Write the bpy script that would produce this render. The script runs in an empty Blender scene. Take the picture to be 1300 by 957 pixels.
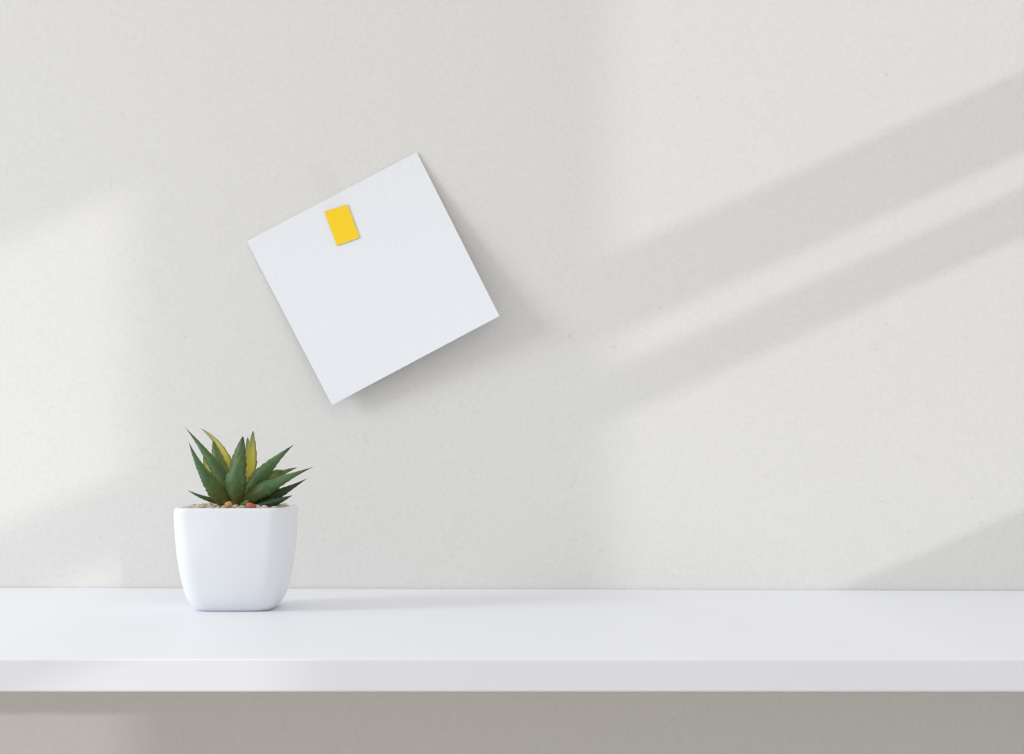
import bpy, bmesh, math, random
from mathutils import Vector, noise

# ------------------------------------------------------------------ camera
W, H = 1300, 957
F = 2214.0                 # focal length in px of the 1300 px wide frame
HOR = 553.0                # horizon row
SHELF = 0.90               # height of the shelf top above the floor
CAMH = 0.10                # camera above the shelf top
CAMY = -1.1367             # camera distance from the wall at x = 0
TILT = math.radians(2.0)   # the wall is not quite square to the camera

scn = bpy.context.scene
C = scn.collection
cam_d = bpy.data.cameras.new('camera')
cam_d.sensor_width = 36.0
cam_d.lens = F / W * 36.0
cam_d.shift_y = (HOR - H / 2) / W
cam_d.clip_start = 0.02
cam = bpy.data.objects.new('camera', cam_d)
C.objects.link(cam)
cam.location = (0, CAMY, SHELF + CAMH)
cam.rotation_euler = (math.radians(90), 0, 0)
scn.camera = cam

# ------------------------------------------------------------------ light
scn.view_settings.view_transform = 'Standard'
scn.view_settings.look = 'None'
scn.view_settings.gamma = 1.0
scn.view_settings.use_curve_mapping = False
scn.view_settings.exposure = 0.0

world = bpy.data.worlds.new('world')
scn.world = world
world.use_nodes = True
bg = world.node_tree.nodes['Background']
bg.inputs['Color'].default_value = (1.0, 0.968, 0.955, 1)
bg.inputs['Strength'].default_value = 0.80

# low sun from the window wall on the right; streaks climb by 0.445
SUN_S = 0.42
SUN_T = SUN_S * 0.445
sun_dir = Vector((-SUN_S, 1.0, -SUN_T)).normalized()
sd = bpy.data.lights.new('sun', 'SUN')
sd.energy = 0.45
sd.angle = math.radians(0.53)
sd.color = (1.0, 0.985, 0.95)
sun = bpy.data.objects.new('sun', sd)
C.objects.link(sun)
sun.rotation_euler = sun_dir.to_track_quat('-Z', 'Y').to_euler()
sun.location = (1.5, -3, 2.2)

# soft daylight of a window on the left
ad = bpy.data.lights.new('window_daylight', 'AREA')
ad.shape = 'RECTANGLE'
ad.size = 0.7
ad.size_y = 0.7
ad.energy = 25.0
ad.color = (0.93, 1.0, 1.03)
area = bpy.data.objects.new('window_daylight', ad)
C.objects.link(area)
area.location = (-2.2, -0.85, SHELF + 0.75)
area.rotation_euler = (Vector((-0.15, 0, SHELF + 0.15)) - area.location).to_track_quat('-Z', 'Y').to_euler()

# ------------------------------------------------------------------ helpers
def wall_y(x):
    return -math.tan(TILT) * x

def at(px, py, y):
    """point seen at pixel (px, py) that stands at depth y"""
    d = y - CAMY
    return Vector(((px - W / 2) / F * d, y, SHELF + CAMH - (py - HOR) / F * d))

def on_wall(px, py, off=0.0):
    y = 0.0
    for _ in range(6):
        p = at(px, py, y)
        y = wall_y(p.x) - off
    return at(px, py, y)

def mat(name, col, rough=0.5, spec=0.5):
    m = bpy.data.materials.new(name)
    m.use_nodes = True
    b = m.node_tree.nodes['Principled BSDF']
    b.inputs['Base Color'].default_value = (*col, 1)
    b.inputs['Roughness'].default_value = rough
    b.inputs['Specular IOR Level'].default_value = spec
    return m

def nd(m, kind, **kw):
    n = m.node_tree.nodes.new(kind)
    for k, v in kw.items():
        if k in n.inputs:
            n.inputs[k].default_value = v
        else:
            setattr(n, k, v)
    return n

def ln(m, a, b):
    m.node_tree.links.new(a, b)

def mesh_obj(name, verts, faces, m, parent=None, smooth=False):
    me = bpy.data.meshes.new(name)
    me.from_pydata([tuple(v) for v in verts], [], faces)
    me.update()
    bm = bmesh.new(); bm.from_mesh(me)
    bmesh.ops.recalc_face_normals(bm, faces=bm.faces)
    bm.to_mesh(me); bm.free()
    me.materials.append(m)
    if smooth:
        for p in me.polygons:
            p.use_smooth = True
    o = bpy.data.objects.new(name, me)
    C.objects.link(o)
    if parent:
        o.parent = parent
    return o

def box_into(bm, lo, hi):
    r = bmesh.ops.create_cube(bm, size=1.0)
    for v in r['verts']:
        v.co = Vector([lo[i] + (v.co[i] + 0.5) * (hi[i] - lo[i]) for i in range(3)])

def boxes(name, bl, m, parent=None):
    bm = bmesh.new()
    for lo, hi in bl:
        box_into(bm, lo, hi)
    me = bpy.data.meshes.new(name)
    bm.to_mesh(me); bm.free()
    me.materials.append(m)
    o = bpy.data.objects.new(name, me)
    C.objects.link(o)
    if parent:
        o.parent = parent
    return o

def tag(o, label, cat, group=None):
    o['label'] = label
    o['category'] = cat
    if group:
        o['group'] = group
    return o

def struct(o):
    o['kind'] = 'structure'
    return o

def empty(name, loc):
    o = bpy.data.objects.new(name, None)
    o.empty_display_size = 0.02
    o.location = loc
    C.objects.link(o)
    return o

# ------------------------------------------------------------------ materials
def wall_material():
    m = mat('wall_paper', (0.8, 0.8, 0.78), 0.92, 0.15)
    b = m.node_tree.nodes['Principled BSDF']
    tc = nd(m, 'ShaderNodeTexCoord')
    n1 = nd(m, 'ShaderNodeTexNoise', Scale=420.0, Detail=3.0, Roughness=0.6)
    n2 = nd(m, 'ShaderNodeTexNoise', Scale=9.0, Detail=3.0)
    n3 = nd(m, 'ShaderNodeTexNoise', Scale=170.0, Detail=1.0)
    for n in (n1, n2, n3):
        ln(m, tc.outputs['Object'], n.inputs['Vector'])
    r1 = nd(m, 'ShaderNodeValToRGB')
    r1.color_ramp.elements[0].position = 0.3
    r1.color_ramp.elements[0].color = (0.732, 0.727, 0.708, 1)
    r1.color_ramp.elements[1].position = 0.7
    r1.color_ramp.elements[1].color = (0.776, 0.770, 0.752, 1)
    ln(m, n1.outputs['Fac'], r1.inputs['Fac'])
    # rare small specks in the paper
    r3 = nd(m, 'ShaderNodeValToRGB')
    r3.color_ramp.elements[0].position = 0.755
    r3.color_ramp.elements[0].color = (0, 0, 0, 1)
    r3.color_ramp.elements[1].position = 0.81
    r3.color_ramp.elements[1].color = (1, 1, 1, 1)
    ln(m, n3.outputs['Fac'], r3.inputs['Fac'])
    mx = nd(m, 'ShaderNodeMixRGB')
    mx.inputs['Color2'].default_value = (0.70, 0.685, 0.66, 1)
    ln(m, r3.outputs['Color'], mx.inputs['Fac'])
    ln(m, r1.outputs['Color'], mx.inputs['Color1'])
    mx2 = nd(m, 'ShaderNodeMixRGB', blend_type='MULTIPLY')
    r2 = nd(m, 'ShaderNodeValToRGB')
    r2.color_ramp.elements[0].color = (0.985, 0.985, 0.982, 1)
    r2.color_ramp.elements[1].color = (1, 1, 1, 1)
    ln(m, n2.outputs['Fac'], r2.inputs['Fac'])
    mx2.inputs['Fac'].default_value = 1.0
    ln(m, mx.outputs['Color'], mx2.inputs['Color1'])
    ln(m, r2.outputs['Color'], mx2.inputs['Color2'])
    ln(m, mx2.outputs['Color'], b.inputs['Base Color'])
    bp = nd(m, 'ShaderNodeBump', Strength=0.10, Distance=0.0006)
    ln(m, n1.outputs['Fac'], bp.inputs['Height'])
    ln(m, bp.outputs['Normal'], b.inputs['Normal'])
    return m

def paper_material():
    m = mat('note_paper', (0.80, 0.82, 0.87), 0.85, 0.2)
    b = m.node_tree.nodes['Principled BSDF']
    tc = nd(m, 'ShaderNodeTexCoord')
    n1 = nd(m, 'ShaderNodeTexNoise', Scale=700.0, Detail=3.0)
    ln(m, tc.outputs['Object'], n1.inputs['Vector'])
    r1 = nd(m, 'ShaderNodeValToRGB')
    r1.color_ramp.elements[0].position = 0.3
    r1.color_ramp.elements[0].color = (0.815, 0.837, 0.875, 1)
    r1.color_ramp.elements[1].position = 0.7
    r1.color_ramp.elements[1].color = (0.850, 0.872, 0.910, 1)
    ln(m, n1.outputs['Fac'], r1.inputs['Fac'])
    ln(m, r1.outputs['Color'], b.inputs['Base Color'])
    bp = nd(m, 'ShaderNodeBump', Strength=0.12, Distance=0.0004)
    ln(m, n1.outputs['Fac'], bp.inputs['Height'])
    ln(m, bp.outputs['Normal'], b.inputs['Normal'])
    return m

def leaf_material(name, kind):
    """kind 0: green outside; 1: yellow inner face shown; colours run along the leaf"""
    m = mat(name, (0.1, 0.2, 0.1), 0.45, 0.22)
    b = m.node_tree.nodes['Principled BSDF']
    at_ = nd(m, 'ShaderNodeAttribute', attribute_name='leaf')
    sp = nd(m, 'ShaderNodeSeparateColor')
    ln(m, at_.outputs['Color'], sp.inputs['Color'])
    outer = nd(m, 'ShaderNodeValToRGB')
    cr = outer.color_ramp
    stops_green = [(0.0, (0.120, 0.118, 0.012)), (0.22, (0.078, 0.108, 0.020)),
                   (0.50, (0.066, 0.135, 0.046)), (0.80, (0.100, 0.170, 0.062)),
                   (0.93, (0.065, 0.085, 0.045)), (1.0, (0.050, 0.035, 0.040))]
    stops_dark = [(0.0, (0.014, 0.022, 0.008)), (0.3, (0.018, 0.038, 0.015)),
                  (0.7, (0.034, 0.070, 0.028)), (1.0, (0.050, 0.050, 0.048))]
    stops_yellow = [(0.0, (0.42, 0.38, 0.03)), (0.35, (0.58, 0.48, 0.045)),
                    (0.7, (0.46, 0.44, 0.09)), (0.93, (0.20, 0.25, 0.10)),
                    (1.0, (0.12, 0.12, 0.07))]
    stops_olive = [(0.0, (0.13, 0.15, 0.03)), (0.4, (0.16, 0.21, 0.06)), (0.8, (0.14, 0.20, 0.07)), (1.0, (0.06, 0.07, 0.04))]
    def fill(ramp, stops):
        while len(ramp.elements) < len(stops):
            ramp.elements.new(0.5)
        for e, (p, c) in zip(ramp.elements, stops):
            e.position = p
            e.color = (*c, 1)
    fill(cr, [stops_green, stops_yellow, stops_dark, stops_olive][kind])
    ln(m, sp.outputs['Red'], outer.inputs['Fac'])
    # inner face is yellow-green
    inner = nd(m, 'ShaderNodeValToRGB')
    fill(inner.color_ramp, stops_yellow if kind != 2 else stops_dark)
    ln(m, sp.outputs['Red'], inner.inputs['Fac'])
    mi = nd(m, 'ShaderNodeMixRGB')
    ln(m, sp.outputs['Green'], mi.inputs['Fac'])
    ln(m, outer.outputs['Color'], mi.inputs['Color1'])
    ln(m, inner.outputs['Color'], mi.inputs['Color2'])
    # green margins on yellow leaves, mottled bloom on green ones
    tc = nd(m, 'ShaderNodeTexCoord')
    n1 = nd(m, 'ShaderNodeTexNoise', Scale=260.0, Detail=4.0, Roughness=0.65)
    ln(m, tc.outputs['Object'], n1.inputs['Vector'])
    r1 = nd(m, 'ShaderNodeValToRGB')
    r1.color_ramp.elements[0].position = 0.46
    r1.color_ramp.elements[0].color = (0, 0, 0, 1)
    r1.color_ramp.elements[1].position = 0.75
    r1.color_ramp.elements[1].color = (0.6, 0.6, 0.6, 1)
    ln(m, n1.outputs['Fac'], r1.inputs['Fac'])
    mb = nd(m, 'ShaderNodeMixRGB')
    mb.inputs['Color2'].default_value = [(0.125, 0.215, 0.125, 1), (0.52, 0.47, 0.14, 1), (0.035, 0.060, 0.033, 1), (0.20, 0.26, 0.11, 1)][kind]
    ln(m, r1.outputs['Color'], mb.inputs['Fac'])
    ln(m, mi.outputs['Color'], mb.inputs['Color1'])
    me_ = nd(m, 'ShaderNodeMixRGB')
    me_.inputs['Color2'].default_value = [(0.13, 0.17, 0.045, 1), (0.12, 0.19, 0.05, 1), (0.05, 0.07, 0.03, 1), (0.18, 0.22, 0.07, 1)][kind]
    ln(m, sp.outputs['Blue'], me_.inputs['Fac'])
    ln(m, mb.outputs['Color'], me_.inputs['Color1'])
    ln(m, me_.outputs['Color'], b.inputs['Base Color'])
    bp = nd(m, 'ShaderNodeBump', Strength=0.15, Distance=0.0005)
    ln(m, n1.outputs['Fac'], bp.inputs['Height'])
    ln(m, bp.outputs['Normal'], b.inputs['Normal'])
    b.inputs['Subsurface Weight'].default_value = 0.0
    return m

def stone_material(name, c1, c2):
    m = mat(name, c1, 0.7, 0.3)
    b = m.node_tree.nodes['Principled BSDF']
    tc = nd(m, 'ShaderNodeTexCoord')
    n1 = nd(m, 'ShaderNodeTexNoise', Scale=380.0, Detail=4.0)
    ln(m, tc.outputs['Object'], n1.inputs['Vector'])
    r1 = nd(m, 'ShaderNodeValToRGB')
    r1.color_ramp.elements[0].position = 0.35
    r1.color_ramp.elements[0].color = (*c1, 1)
    r1.color_ramp.elements[1].position = 0.65
    r1.color_ramp.elements[1].color = (*c2, 1)
    ln(m, n1.outputs['Fac'], r1.inputs['Fac'])
    ln(m, r1.outputs['Color'], b.inputs['Base Color'])
    return m

M_WALL = wall_material()
M_SIDE = mat('side_wall_paint', (0.80, 0.80, 0.79), 0.9, 0.2)
M_FLOOR = mat('floor_boards', (0.42, 0.36, 0.30), 0.6, 0.3)
_n = nd(M_FLOOR, 'ShaderNodeTexWave', Scale=3.0, Distortion=3.0, Detail=2.0)
_r = nd(M_FLOOR, 'ShaderNodeValToRGB')
_r.color_ramp.elements[0].color = (0.50, 0.45, 0.40, 1)
_r.color_ramp.elements[1].color = (0.58, 0.52, 0.46, 1)
ln(M_FLOOR, _n.outputs['Fac'], _r.inputs['Fac'])
ln(M_FLOOR, _r.outputs['Color'], M_FLOOR.node_tree.nodes['Principled BSDF'].inputs['Base Color'])
M_FRAME = mat('window_frame_paint', (0.82, 0.82, 0.82), 0.5, 0.4)
M_SHELF = mat('shelf_laminate', (0.915, 0.93, 0.985), 0.42, 0.35)
M_POT = mat('pot_glaze', (0.81, 0.833, 0.868), 0.30, 0.4)
M_NOTE = paper_material()
M_YELLOW = mat('yellow_film', (0.97, 0.67, 0.03), 0.6, 0.15)
M_SOIL = stone_material('gravel_base', (0.40, 0.33, 0.26), (0.60, 0.52, 0.43))
M_CLEAR = bpy.data.materials.new('clear_film')
M_CLEAR.use_nodes = True
_nt = M_CLEAR.node_tree
_nt.nodes.remove(_nt.nodes['Principled BSDF'])
_t = _nt.nodes.new('ShaderNodeBsdfTransparent'); _t.inputs['Color'].default_value = (0.996, 0.996, 0.996, 1)
_g = _nt.nodes.new('ShaderNodeBsdfGlossy'); _g.inputs['Roughness'].default_value = 0.4
_x = _nt.nodes.new('ShaderNodeMixShader'); _x.inputs['Fac'].default_value = 0.008
_nt.links.new(_t.outputs[0], _x.inputs[1]); _nt.links.new(_g.outputs[0], _x.inputs[2])
_nt.links.new(_x.outputs[0], _nt.nodes['Material Output'].inputs['Surface'])

# ------------------------------------------------------------------ setting
XR = 0.64     # inner face of the window wall on the right
XL = -2.6
TOP = 2.5
wt = 0.08
struct(mesh_obj('wall_back',
    [(XL, wall_y(XL), 0), (XR + 0.06, wall_y(XR + 0.06), 0), (XR + 0.06, wall_y(XR + 0.06), TOP), (XL, wall_y(XL), TOP),
     (XL, wall_y(XL) + wt, 0), (XR + 0.06, wall_y(XR + 0.06) + wt, 0), (XR + 0.06, wall_y(XR + 0.06) + wt, TOP), (XL, wall_y(XL) + wt, TOP)],
    [(0, 1, 2, 3), (4, 7, 6, 5), (0, 4, 5, 1), (1, 5, 6, 2), (2, 6, 7, 3), (3, 7, 4, 0)], M_WALL))
struct(boxes('floor', [((XL, -4.6, -0.05), (XR + 0.05, 0.12, 0.0))], M_FLOOR))

# window wall: where the lit patches end on the wall gives the openings
TH = 0.05
def win_z(px, py):        # height at which the ray to (px, py) crosses it
    p = on_wall(px, py)
    return p.z + 0.445 * (XR - p.x)
A0, A1 = -2.75, -0.40
Z_TOP = win_z(0, 312) + 0.445 * TH
Z_BOT = win_z(1300, 655)
R1 = (win_z(1300, 184), win_z(1300, 89))
R2 = (win_z(1300, 291), win_z(1300, 237))
xo = XR + TH
Y_END = -3.3
struct(boxes('wall_right', [
    ((XR, Y_END, 0.0), (xo, -0.03, Z_BOT)),
    ((XR, Y_END, Z_TOP), (xo, -0.03, TOP)),
    ((XR, A1, Z_BOT), (xo, -0.03, Z_TOP)),
    ((XR, Y_END, Z_BOT), (xo, A0, Z_TOP))], M_SIDE))
w = struct(empty('window_1', (0, 0, 0)))
boxes('window_sill', [((XR - 0.02, A0 - 0.03, Z_BOT - 0.018), (XR, A1 + 0.03, Z_BOT - 0.004))], M_FRAME, w)
for r in (R1, R2):
    boxes('window_rail', [((XR, A0, r[0]), (XR + 0.012, A1, r[1]))], M_FRAME, w)
# unseen block added outside the window to shade the middle of the wall
YP = -4.2
def blocker_x(px):
    p = on_wall(px, 400)
    return p.x + SUN_S * (p.y - YP)
struct(boxes('sun_blocker', [((blocker_x(163) + 0.12 * SUN_S, YP - 0.12, 0.0), (blocker_x(776), YP, TOP))], M_SIDE))

# ------------------------------------------------------------------ shelf
GAP = 0.0007
YF = CAMY + F * CAMH / (836 - HOR)          # front edge
XS0, XS1 = -1.5, 0.60
TSH = 0.015
bm = bmesh.new()
pts = [(XS0, YF), (XS1, YF), (XS1, wall_y(XS1) - GAP), (XS0, wall_y(XS0) - GAP)]
vt = [bm.verts.new((x, y, SHELF)) for x, y in pts]
vb = [bm.verts.new((x, y, SHELF - TSH)) for x, y in pts]
bm.faces.new(vt)
bm.faces.new(vb[::-1])
for i in range(4):
    j = (i + 1) % 4
    bm.faces.new((vt[i], vb[i], vb[j], vt[j]))
bmesh.ops.recalc_face_normals(bm, faces=bm.faces)
fe = [e for e in bm.edges if all(abs(v.co.y - YF) < 1e-6 for v in e.verts) and abs(e.verts[0].co.z - e.verts[1].co.z) < 1e-6]
bmesh.ops.bevel(bm, geom=fe, offset=0.0010, segments=3, profile=0.5, affect='EDGES')
me = bpy.data.meshes.new('shelf')
bm.to_mesh(me); bm.free()
me.materials.append(M_SHELF)
shelf = bpy.data.objects.new('shelf', me)
C.objects.link(shelf)
tag(shelf, 'long plain white shelf board running along the pale wall', 'shelf')

# ------------------------------------------------------------------ note
def note():
    tl, tr, br, bl = (313, 306), (529, 193), (634, 401), (421.5, 514)
    N = 28
    def lift(u, v):       # held at the top edge, the lower half stands off the wall
        return 0.0009 + 0.0168 * v ** 1.35 * (0.55 + 0.45 * u) + 0.0012 * max(0.0, u - 0.75) * (1 - v)
    front, back = [], []
    for j in range(N + 1):
        v = j / N
        for i in range(N + 1):
            u = i / N
            px = (tl[0] * (1 - u) + tr[0] * u) * (1 - v) + (bl[0] * (1 - u) + br[0] * u) * v
            py = (tl[1] * (1 - u) + tr[1] * u) * (1 - v) + (bl[1] * (1 - u) + br[1] * u) * v
            front.append(on_wall(px, py, lift(u, v)))
    th = 0.0003
    back = [p + Vector((0, th, 0)) for p in front]
    n = (N + 1) ** 2
    f = []
    idx = lambda i, j: j * (N + 1) + i
    for j in range(N):
        for i in range(N):
            q = (idx(i, j), idx(i + 1, j), idx(i + 1, j + 1), idx(i, j + 1))
            f.append(q)
            f.append(tuple(n + a for a in q[::-1]))
    for k in range(N):
        for a, b in ((idx(k, 0), idx(k + 1, 0)), (idx(k, N), idx(k + 1, N)), (idx(0, k), idx(0, k + 1)), (idx(N, k), idx(N, k + 1))):
            f.append((a, b, n + b, n + a))
    o = mesh_obj('paper_note', front + back, f, M_NOTE)
    for p in o.data.polygons:
        p.use_smooth = False
    tag(o, 'blank square white paper note taped askew to the wall, lower edge lifting', 'note')
    # inverse of the bilinear map for the flag that lies on the note
    def uv(px, py):
        u = v = 0.5
        for _ in range(20):
            ax = (tl[0] * (1 - u) + tr[0] * u) * (1 - v) + (bl[0] * (1 - u) + br[0] * u) * v
            ay = (tl[1] * (1 - u) + tr[1] * u) * (1 - v) + (bl[1] * (1 - u) + br[1] * u) * v
            ex, ey = px - ax, py - ay
            e1 = Vector((tr[0] - tl[0], tr[1] - tl[1])); e2 = Vector((bl[0] - tl[0], bl[1] - tl[1]))
            det = e1.x * e2.y - e1.y * e2.x
            u += (ex * e2.y - ey * e2.x) / det
            v += (e1.x * ey - e1.y * ex) / det
        return u, v
    def off(px, py):
        u, v = uv(px, py)
        if v < 0:
            k = min(1.0, -v / 0.04)
            return 0.0014 * (1 - k) + 0.0004 * k
        return lift(u, v) + 0.0004
    return off

note_off = note()

def flag():
    root = empty('index_flag', on_wall(434, 286, 0.003))
    tag(root, 'small yellow film flag with a clear strip holding the paper note', 'sticky flag')
    a, b = Vector((411.5, 268.5)), Vector((441, 259.5))     # top corners of the yellow end
    c, d = Vector((456.5, 301.5)), Vector((427.5, 312))     # bottom right, bottom left
    def strip(name, q, m, rows, th, lift):
        p0, p1, p2, p3 = q
        vs = []
        for j in range(rows + 1):
            t = j / rows
            for i in range(5):
                s = i / 4
                p = (p0 * (1 - s) + p1 * s) * (1 - t) + (p3 * (1 - s) + p2 * s) * t
                vs.append(on_wall(p.x, p.y, note_off(p.x, p.y) + lift))
        n = len(vs)
        vs += [v + Vector((0, th, 0)) for v in vs]
        f = []
        ix = lambda i, j: j * 5 + i
        for j in range(rows):
            for i in range(4):
                qd = (ix(i, j), ix(i + 1, j), ix(i + 1, j + 1), ix(i, j + 1))
                f += [qd, tuple(n + k for k in qd[::-1])]
        for j in range(rows):
            for i in (0, 4):
                f.append((ix(i, j), ix(i, j + 1), n + ix(i, j + 1), n + ix(i, j)))
        for i in range(4):
            for j in (0, rows):
                f.append((ix(i, j), ix(i + 1, j), n + ix(i + 1, j), n + ix(i, j)))
        o = mesh_obj(name, vs, f, m)
        o.parent = root
        o.matrix_parent_inverse = root.matrix_world.inverted()
        o.location = -root.location
        o.matrix_parent_inverse.identity()
        return o
    y = strip('yellow_end', (a, b, c, d), M_YELLOW, 8, 0.0002, 0.0003)
    y['label'] = 'bright yellow coloured end'
    up = (d - a) * -1.35
    z = strip('clear_strip', (a + up, b + up, b, a), M_CLEAR, 14, 0.0001, 0.0003)
    z['label'] = 'transparent film strip'
flag()

# ------------------------------------------------------------------ potted succulent
PX, PY = -0.1595, -0.124       # centre of the pot
PH = 0.0592                    # height
HW = 0.0325                    # half width at the rim
plant = empty('potted_succulent', (PX, PY, SHELF))
tag(plant, 'small green pointed-leaf succulent in a white square pot on the shelf', 'potted plant')

def rsq(hw, r, n=8):
    """rounded square outline with softly bowed sides"""
    pts = []
    for q, (sx, sy) in enumerate(((1, -1), (1, 1), (-1, 1), (-1, -1))):
        cx, cy = sx * (hw - r), sy * (hw - r)
        a0 = (-90, 0, 90, 180)[q]
        for i in range(n + 1):
            a = math.radians(a0 + 90 * i / n)
            pts.append((cx + r * math.cos(a), cy + r * math.sin(a)))
        nx = ((1, 1), (-1, 1), (-1, -1), (1, -1))[q]
        # two points along the next side, bowed out a little
        ex, ey = nx[0] * (hw - r), nx[1] * (hw - r)
        p_end = pts[-1]
        a1 = math.radians((-90, 0, 90, 180)[(q + 1) % 4] if q < 3 else -90)
        p_nxt = (ex + r * math.cos(a1), ey + r * math.sin(a1))
        for t in (0.2, 0.4, 0.6, 0.8):
            bow = hw * 0.028 * 4 * t * (1 - t)
            x = p_end[0] * (1 - t) + p_nxt[0] * t
            y_ = p_end[1] * (1 - t) + p_nxt[1] * t
            nrm = ((1, 0), (0, 1), (-1, 0), (0, -1))[q]
            pts.append((x + nrm[0] * bow, y_ + nrm[1] * bow))
    return pts

prof = [(0.0, 0.60), (0.004, 0.640), (0.012, 0.665), (0.028, 0.697), (0.06, 0.745), (0.11, 0.800), (0.18, 0.845), (0.27, 0.885),
        (0.40, 0.928), (0.55, 0.963), (0.70, 0.985), (0.85, 0.997), (0.95, 1.0), (0.978, 0.997), (0.992, 0.985), (1.0, 0.965),
        (1.0, 0.905), (0.994, 0.885), (0.975, 0.872), (0.80, 0.855)]
verts, faces = [], []
nring = None
for z, f in prof:
    rr = rsq(HW * f, HW * (0.32 + 0.10 * (1 - z)) * f)
    nring = len(rr)
    verts += [(x, y, z * PH) for x, y in rr]
for k in range(len(prof) - 1):
    for i in range(nring):
        j = (i + 1) % nring
        faces.append((k * nring + i, k * nring + j, (k + 1) * nring + j, (k + 1) * nring + i))
faces.append(tuple(range(nring - 1, -1, -1)))
pot = mesh_obj('pot', verts, faces, M_POT, plant, smooth=True)

# gravel bed
GZ = PH - 0.0020
rings = 10
verts, faces = [(0, 0, GZ + 0.001)], []
o_ = rsq(HW * 0.868, HW * 0.25)
for k in range(1, rings + 1):
    for (x, y) in o_:
        t = k / rings
        z = GZ + 0.0012 * noise.noise(Vector((x * t * 400, y * t * 400, 3.0)))
        verts.append((x * t, y * t, z if k < rings else GZ - 0.001))
n = len(o_)
for i in range(n):
    faces.append((0, 1 + i, 1 + (i + 1) % n))
for k in range(rings - 1):
    for i in range(n):
        j = (i + 1) % n
        faces.append((1 + k * n + i, 1 + k * n + j, 1 + (k + 1) * n + j, 1 + (k + 1) * n + i))
gravel = mesh_obj('gravel_bed', verts, faces, M_SOIL, plant, smooth=True)

# pebbles
rng = random.Random(7)
STONES = [stone_material('pebble_cream', (0.62, 0.52, 0.42), (0.76, 0.68, 0.60)),
          stone_material('pebble_pink', (0.66, 0.47, 0.41), (0.78, 0.66, 0.60)),
          stone_material('pebble_tan', (0.42, 0.29, 0.19), (0.60, 0.46, 0.34)),
          stone_material('pebble_grey', (0.42, 0.38, 0.34), (0.58, 0.54, 0.50))]
M_ORANGE = stone_material('pebble_orange', (0.50, 0.22, 0.08), (0.70, 0.42, 0.24))
M_RED = stone_material('pebble_red', (0.32, 0.05, 0.025), (0.60, 0.24, 0.16))
def pebble_mesh(seed, m):
    bm = bmesh.new()
    bmesh.ops.create_icosphere(bm, subdivisions=2, radius=1.0)
    sh = Vector((seed * 7.3, seed * 3.1, 1.7))
    for v in bm.verts:
        v.co *= 1.0 + 0.42 * noise.noise(v.co * 1.1 + sh)
        v.co.z *= 0.78
    me = bpy.data.meshes.new('pebble')
    bm.to_mesh(me); bm.free()
    for p in me.polygons:
        p.use_smooth = True
    me.materials.append(m)
    return me
pool = [pebble_mesh(s, STONES[s % 4]) for s in range(12)]
placed = []
def pebble(me, x, y, r, z=None):
    o = bpy.data.objects.new('pebble', me)
    C.objects.link(o)
    o.parent = gravel
    o.location = (x, y, (GZ + r * 0.42) if z is None else z)
    o.scale = (r * rng.uniform(0.9, 1.15), r * rng.uniform(0.85, 1.1), r)
    o.rotation_euler = (rng.uniform(-.3, .3), rng.uniform(-.3, .3), rng.uniform(0, 6.28))
    placed.append((x, y, r))
    return o
def pot_local(px, py, y):
    p = at(px, py, y)
    return p.x - PX, y - PY, p.z - SHELF
# the two pebbles that stand out
x, y, z = pot_local(290.5, 640.5, PY - 0.0225)
pebble(pebble_mesh(31, M_ORANGE), x, y, 0.0025, z)['label'] = 'orange pebble'
x, y, z = pot_local(318.5, 641.8, PY - 0.0238)
o = pebble(pebble_mesh(45, M_RED), x, y, 0.0027, z)
o['label'] = 'dark red pebble'
o.scale = (0.0030, 0.0026, 0.0024)
lim = HW * 0.80
tries = 0
while len(placed) < 118 and tries < 9000:
    tries += 1
    x, y = rng.uniform(-lim, lim), rng.uniform(-lim, lim)
    if x * x + y * y < 0.009 ** 2:
        continue
    r = rng.uniform(0.0016, 0.0027)
    if abs(x) > lim - r * 0.3 or abs(y) > lim - r * 0.3:
        continue
    if any((x - a) ** 2 + (y - b) ** 2 < (0.88 * (r + c)) ** 2 for a, b, c in placed):
        continue
    pebble(rng.choice(pool), x, y, r)

# stem and leaves
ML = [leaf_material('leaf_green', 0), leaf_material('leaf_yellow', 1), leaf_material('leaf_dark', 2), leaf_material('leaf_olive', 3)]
sv, sf = [], []
sprof = [(-0.004, 0.0065), (0.002, 0.0062), (0.006, 0.005), (0.010, 0.003), (0.0115, 0.0008)]
for z, r in sprof:
    for i in range(14):
        a = i / 14 * 2 * math.pi
        sv.append((r * math.cos(a), r * math.sin(a), PH - 0.002 + z))
for k in range(len(sprof) - 1):
    for i in range(14):
        j = (i + 1) % 14
        sf.append((k * 14 + i, k * 14 + j, (k + 1) * 14 + j, (k + 1) * 14 + i))
sf.append(tuple(len(sv) - 14 + i for i in range(14)))
STX = at(302, 640, PY).x - PX
sv = [(v[0] + STX, v[1], v[2]) for v in sv]
stem = mesh_obj('stem', sv, sf, ML[2], plant, smooth=True)

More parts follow.
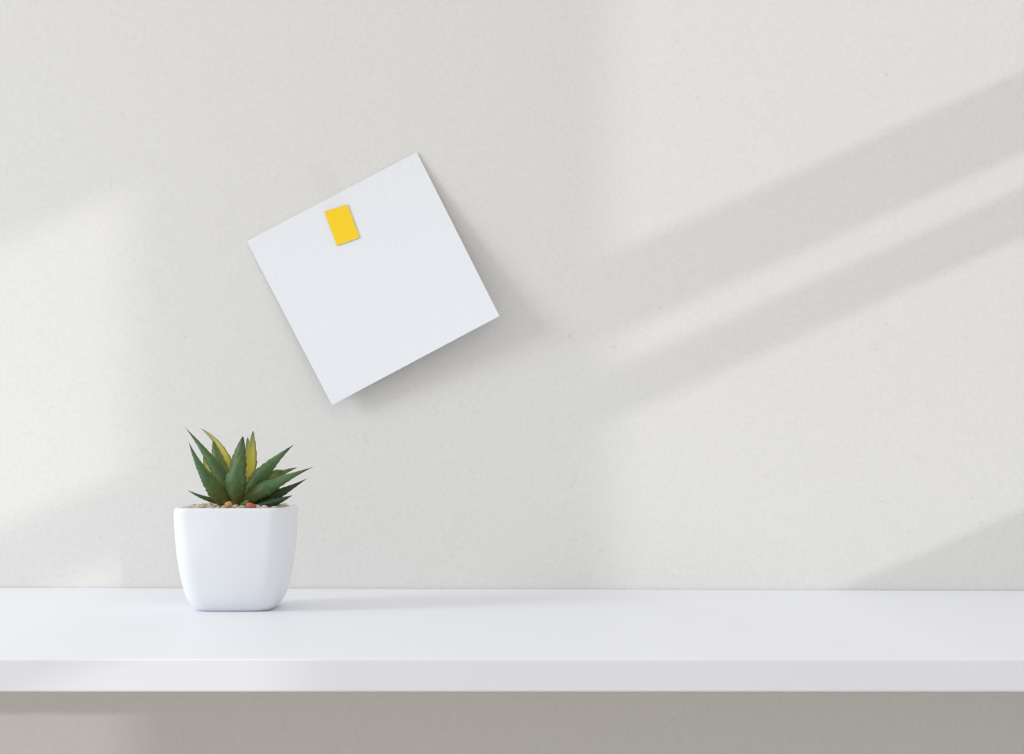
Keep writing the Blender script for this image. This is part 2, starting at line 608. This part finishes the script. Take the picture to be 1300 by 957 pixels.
def leaf(base, ctrl, tip, dys, width, kind, face=(0, -1, 0.15), inner_front=False, wide=0.30, teeth=11, thick=0.55, seed=0, power=0.92, bump=0.15, base_w=0.6):
    """base/ctrl/tip are pixels, dys their depths from the pot centre, width in px at its widest.
    The rounded outer face looks along 'face' (or away from it when the hollow inner face shows)."""
    pb, pc, pt = [at(p[0], p[1], PY + dy) - Vector((PX, PY, SHELF)) for p, dy in zip((base, ctrl, tip), dys)]
    wmax = width / F * (PY - CAMY) / 2
    NR, NS = 56, 8
    fv = Vector(face).normalized()
    if inner_front:
        fv = -fv
    verts, attr, faces = [], [], []
    rs = random.Random(seed)
    for k in range(NR + 1):
        t = k / NR
        c = pb * (1 - t) ** 2 + pc * 2 * t * (1 - t) + pt * t * t
        tg = ((pc - pb) * (1 - t) + (pt - pc) * t).normalized()
        side = tg.cross(fv).normalized()
        nrm = side.cross(tg).normalized()
        if t < wide:
            w = base_w + (1 - base_w) * math.sin(t / wide * math.pi / 2)
        else:
            s = (t - wide) / (1 - wide)
            w = (1 - s) ** power * (1 + bump * s * (1 - s))
        w = max(w, 0.006)
        ph = (t * teeth) % 1.0
        tooth = (ph ** 1.6) * 0.22 * min(1, t * 5) * (1 - t * 0.35)
        we = wmax * w * (1 + tooth * (1 if t < 0.97 else 0))
        th = wmax * thick * (w ** 0.8) * 1.25
        # outer convex half from -1 to 1, then the shallow inner half back
        for i in range(NS + 1):
            s = -1 + 2 * i / NS
            x = we * s if abs(s) > 0.99 else wmax * w * s * 0.985
            d = th * (1 - abs(s) ** 2.2)
            verts.append(c + side * x + nrm * d)
            attr.append((t, 0.0, max(0, (abs(s) - 0.80) / 0.2) * 0.75))
        for i in range(1, NS):
            s = 1 - 2 * i / NS
            x = wmax * w * s * 0.985
            d = -0.10 * th * (1 - s * s) + 0.42 * th * (1 - abs(s)) ** 1.0 * t
            d = min(d, th * (1 - abs(s) ** 2.2) - 0.00005)
            verts.append(c + side * x + nrm * d)
            attr.append((t, 1.0, max(0, (abs(s) - 0.62) / 0.38) * 0.8))
    R = 2 * NS
    for k in range(NR):
        for i in range(R):
            j = (i + 1) % R
            faces.append((k * R + i, k * R + j, (k + 1) * R + j, (k + 1) * R + i))
    faces.append(tuple(range(R - 1, -1, -1)))
    faces.append(tuple(NR * R + i for i in range(R)))
    o = mesh_obj('leaf', verts, faces, ML[kind], stem, smooth=True)
    a = o.data.attributes.new('leaf', 'FLOAT_COLOR', 'POINT')
    for i, v in enumerate(attr):
        a.data[i].color = (v[0], v[1], v[2], 1)
    return o

# back leaves first
leaf((299, 632), (301, 590), (308.6, 553.5), (0.000, 0.002, 0.002), 20, 0, wide=0.50, teeth=9, power=0.70)
leaf((313, 634), (319, 590), (321.3, 546.5), (0.004, 0.010, 0.014), 15, 1, inner_front=True, wide=0.55, teeth=7, power=0.72)
leaf((311, 634), (313.5, 595), (314.5, 555), (0.006, 0.013, 0.019), 9, 1, inner_front=True, wide=0.5, teeth=7, power=0.5)
leaf((298, 637), (294, 568), (254.5, 543.5), (0.006, 0.016, 0.028), 13, 1, inner_front=True, wide=0.42, teeth=8)
leaf((297, 637), (279, 598), (270.5, 559), (0.004, 0.010, 0.014), 19, 3, wide=0.50, teeth=8, power=0.65)
leaf((298, 638), (275, 588), (234.5, 541.8), (0.000, 0.004, 0.010), 15.5, 0, wide=0.42, teeth=16, face=(0.1, -1, 0.1), power=1.15, bump=0.0)
leaf((292, 638), (262, 605), (258.5, 574.5), (0.001, 0.003, 0.006), 16, 0, wide=0.42, teeth=9, inner_front=True)
# right hand leaves
leaf((309, 636), (329, 598), (373.5, 564), (0.000, -0.001, 0.000), 20.5, 0, face=(-0.1, -1, 0.25), wide=0.42, teeth=12, power=1.05, bump=0.05)
leaf((312, 638), (338, 604), (377, 593.5), (0.000, 0.003, 0.008), 9, 3, face=(-0.1, -1, 0.2), wide=0.6, teeth=10, power=0.75)
leaf((312, 638), (332, 606), (361, 598), (0.000, 0.000, 0.003), 17, 3, face=(-0.1, -1, 0.2), wide=0.62, teeth=9, power=0.55)
leaf((309, 639), (333, 618), (398.5, 592.3), (-0.005, -0.010, -0.014), 21, 0, face=(0.05, -1, 0.45), wide=0.44, teeth=15, power=1.15, bump=0.0, base_w=0.45)
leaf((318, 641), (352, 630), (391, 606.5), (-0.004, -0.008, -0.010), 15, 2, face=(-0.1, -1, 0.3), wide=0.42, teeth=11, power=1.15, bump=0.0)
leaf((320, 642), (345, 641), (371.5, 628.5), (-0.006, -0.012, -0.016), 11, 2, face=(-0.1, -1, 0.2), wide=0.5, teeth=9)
# left hand leaves
leaf((292, 640), (258, 634), (238, 622), (-0.002, -0.008, -0.012), 7, 0, face=(0, -1, 0.5), wide=0.35, teeth=9)
leaf((291, 642), (256, 606), (239.3, 560), (-0.006, -0.013, -0.014), 21, 0, face=(0.1, -1, 0.2), wide=0.25, teeth=17, power=1.12, bump=0.0)
# centre front
leaf((303, 643), (293, 606), (310.5, 571.5), (-0.007, -0.014, -0.010), 26, 0, face=(0, -1, 0.2), wide=0.46, teeth=9, power=0.9, bump=0.0, base_w=0.3)
leaf((303, 645), (309, 640), (317, 634.5), (-0.010, -0.017, -0.019), 7, 0, face=(0, -1, 0.3), wide=0.45, teeth=3, power=0.5)
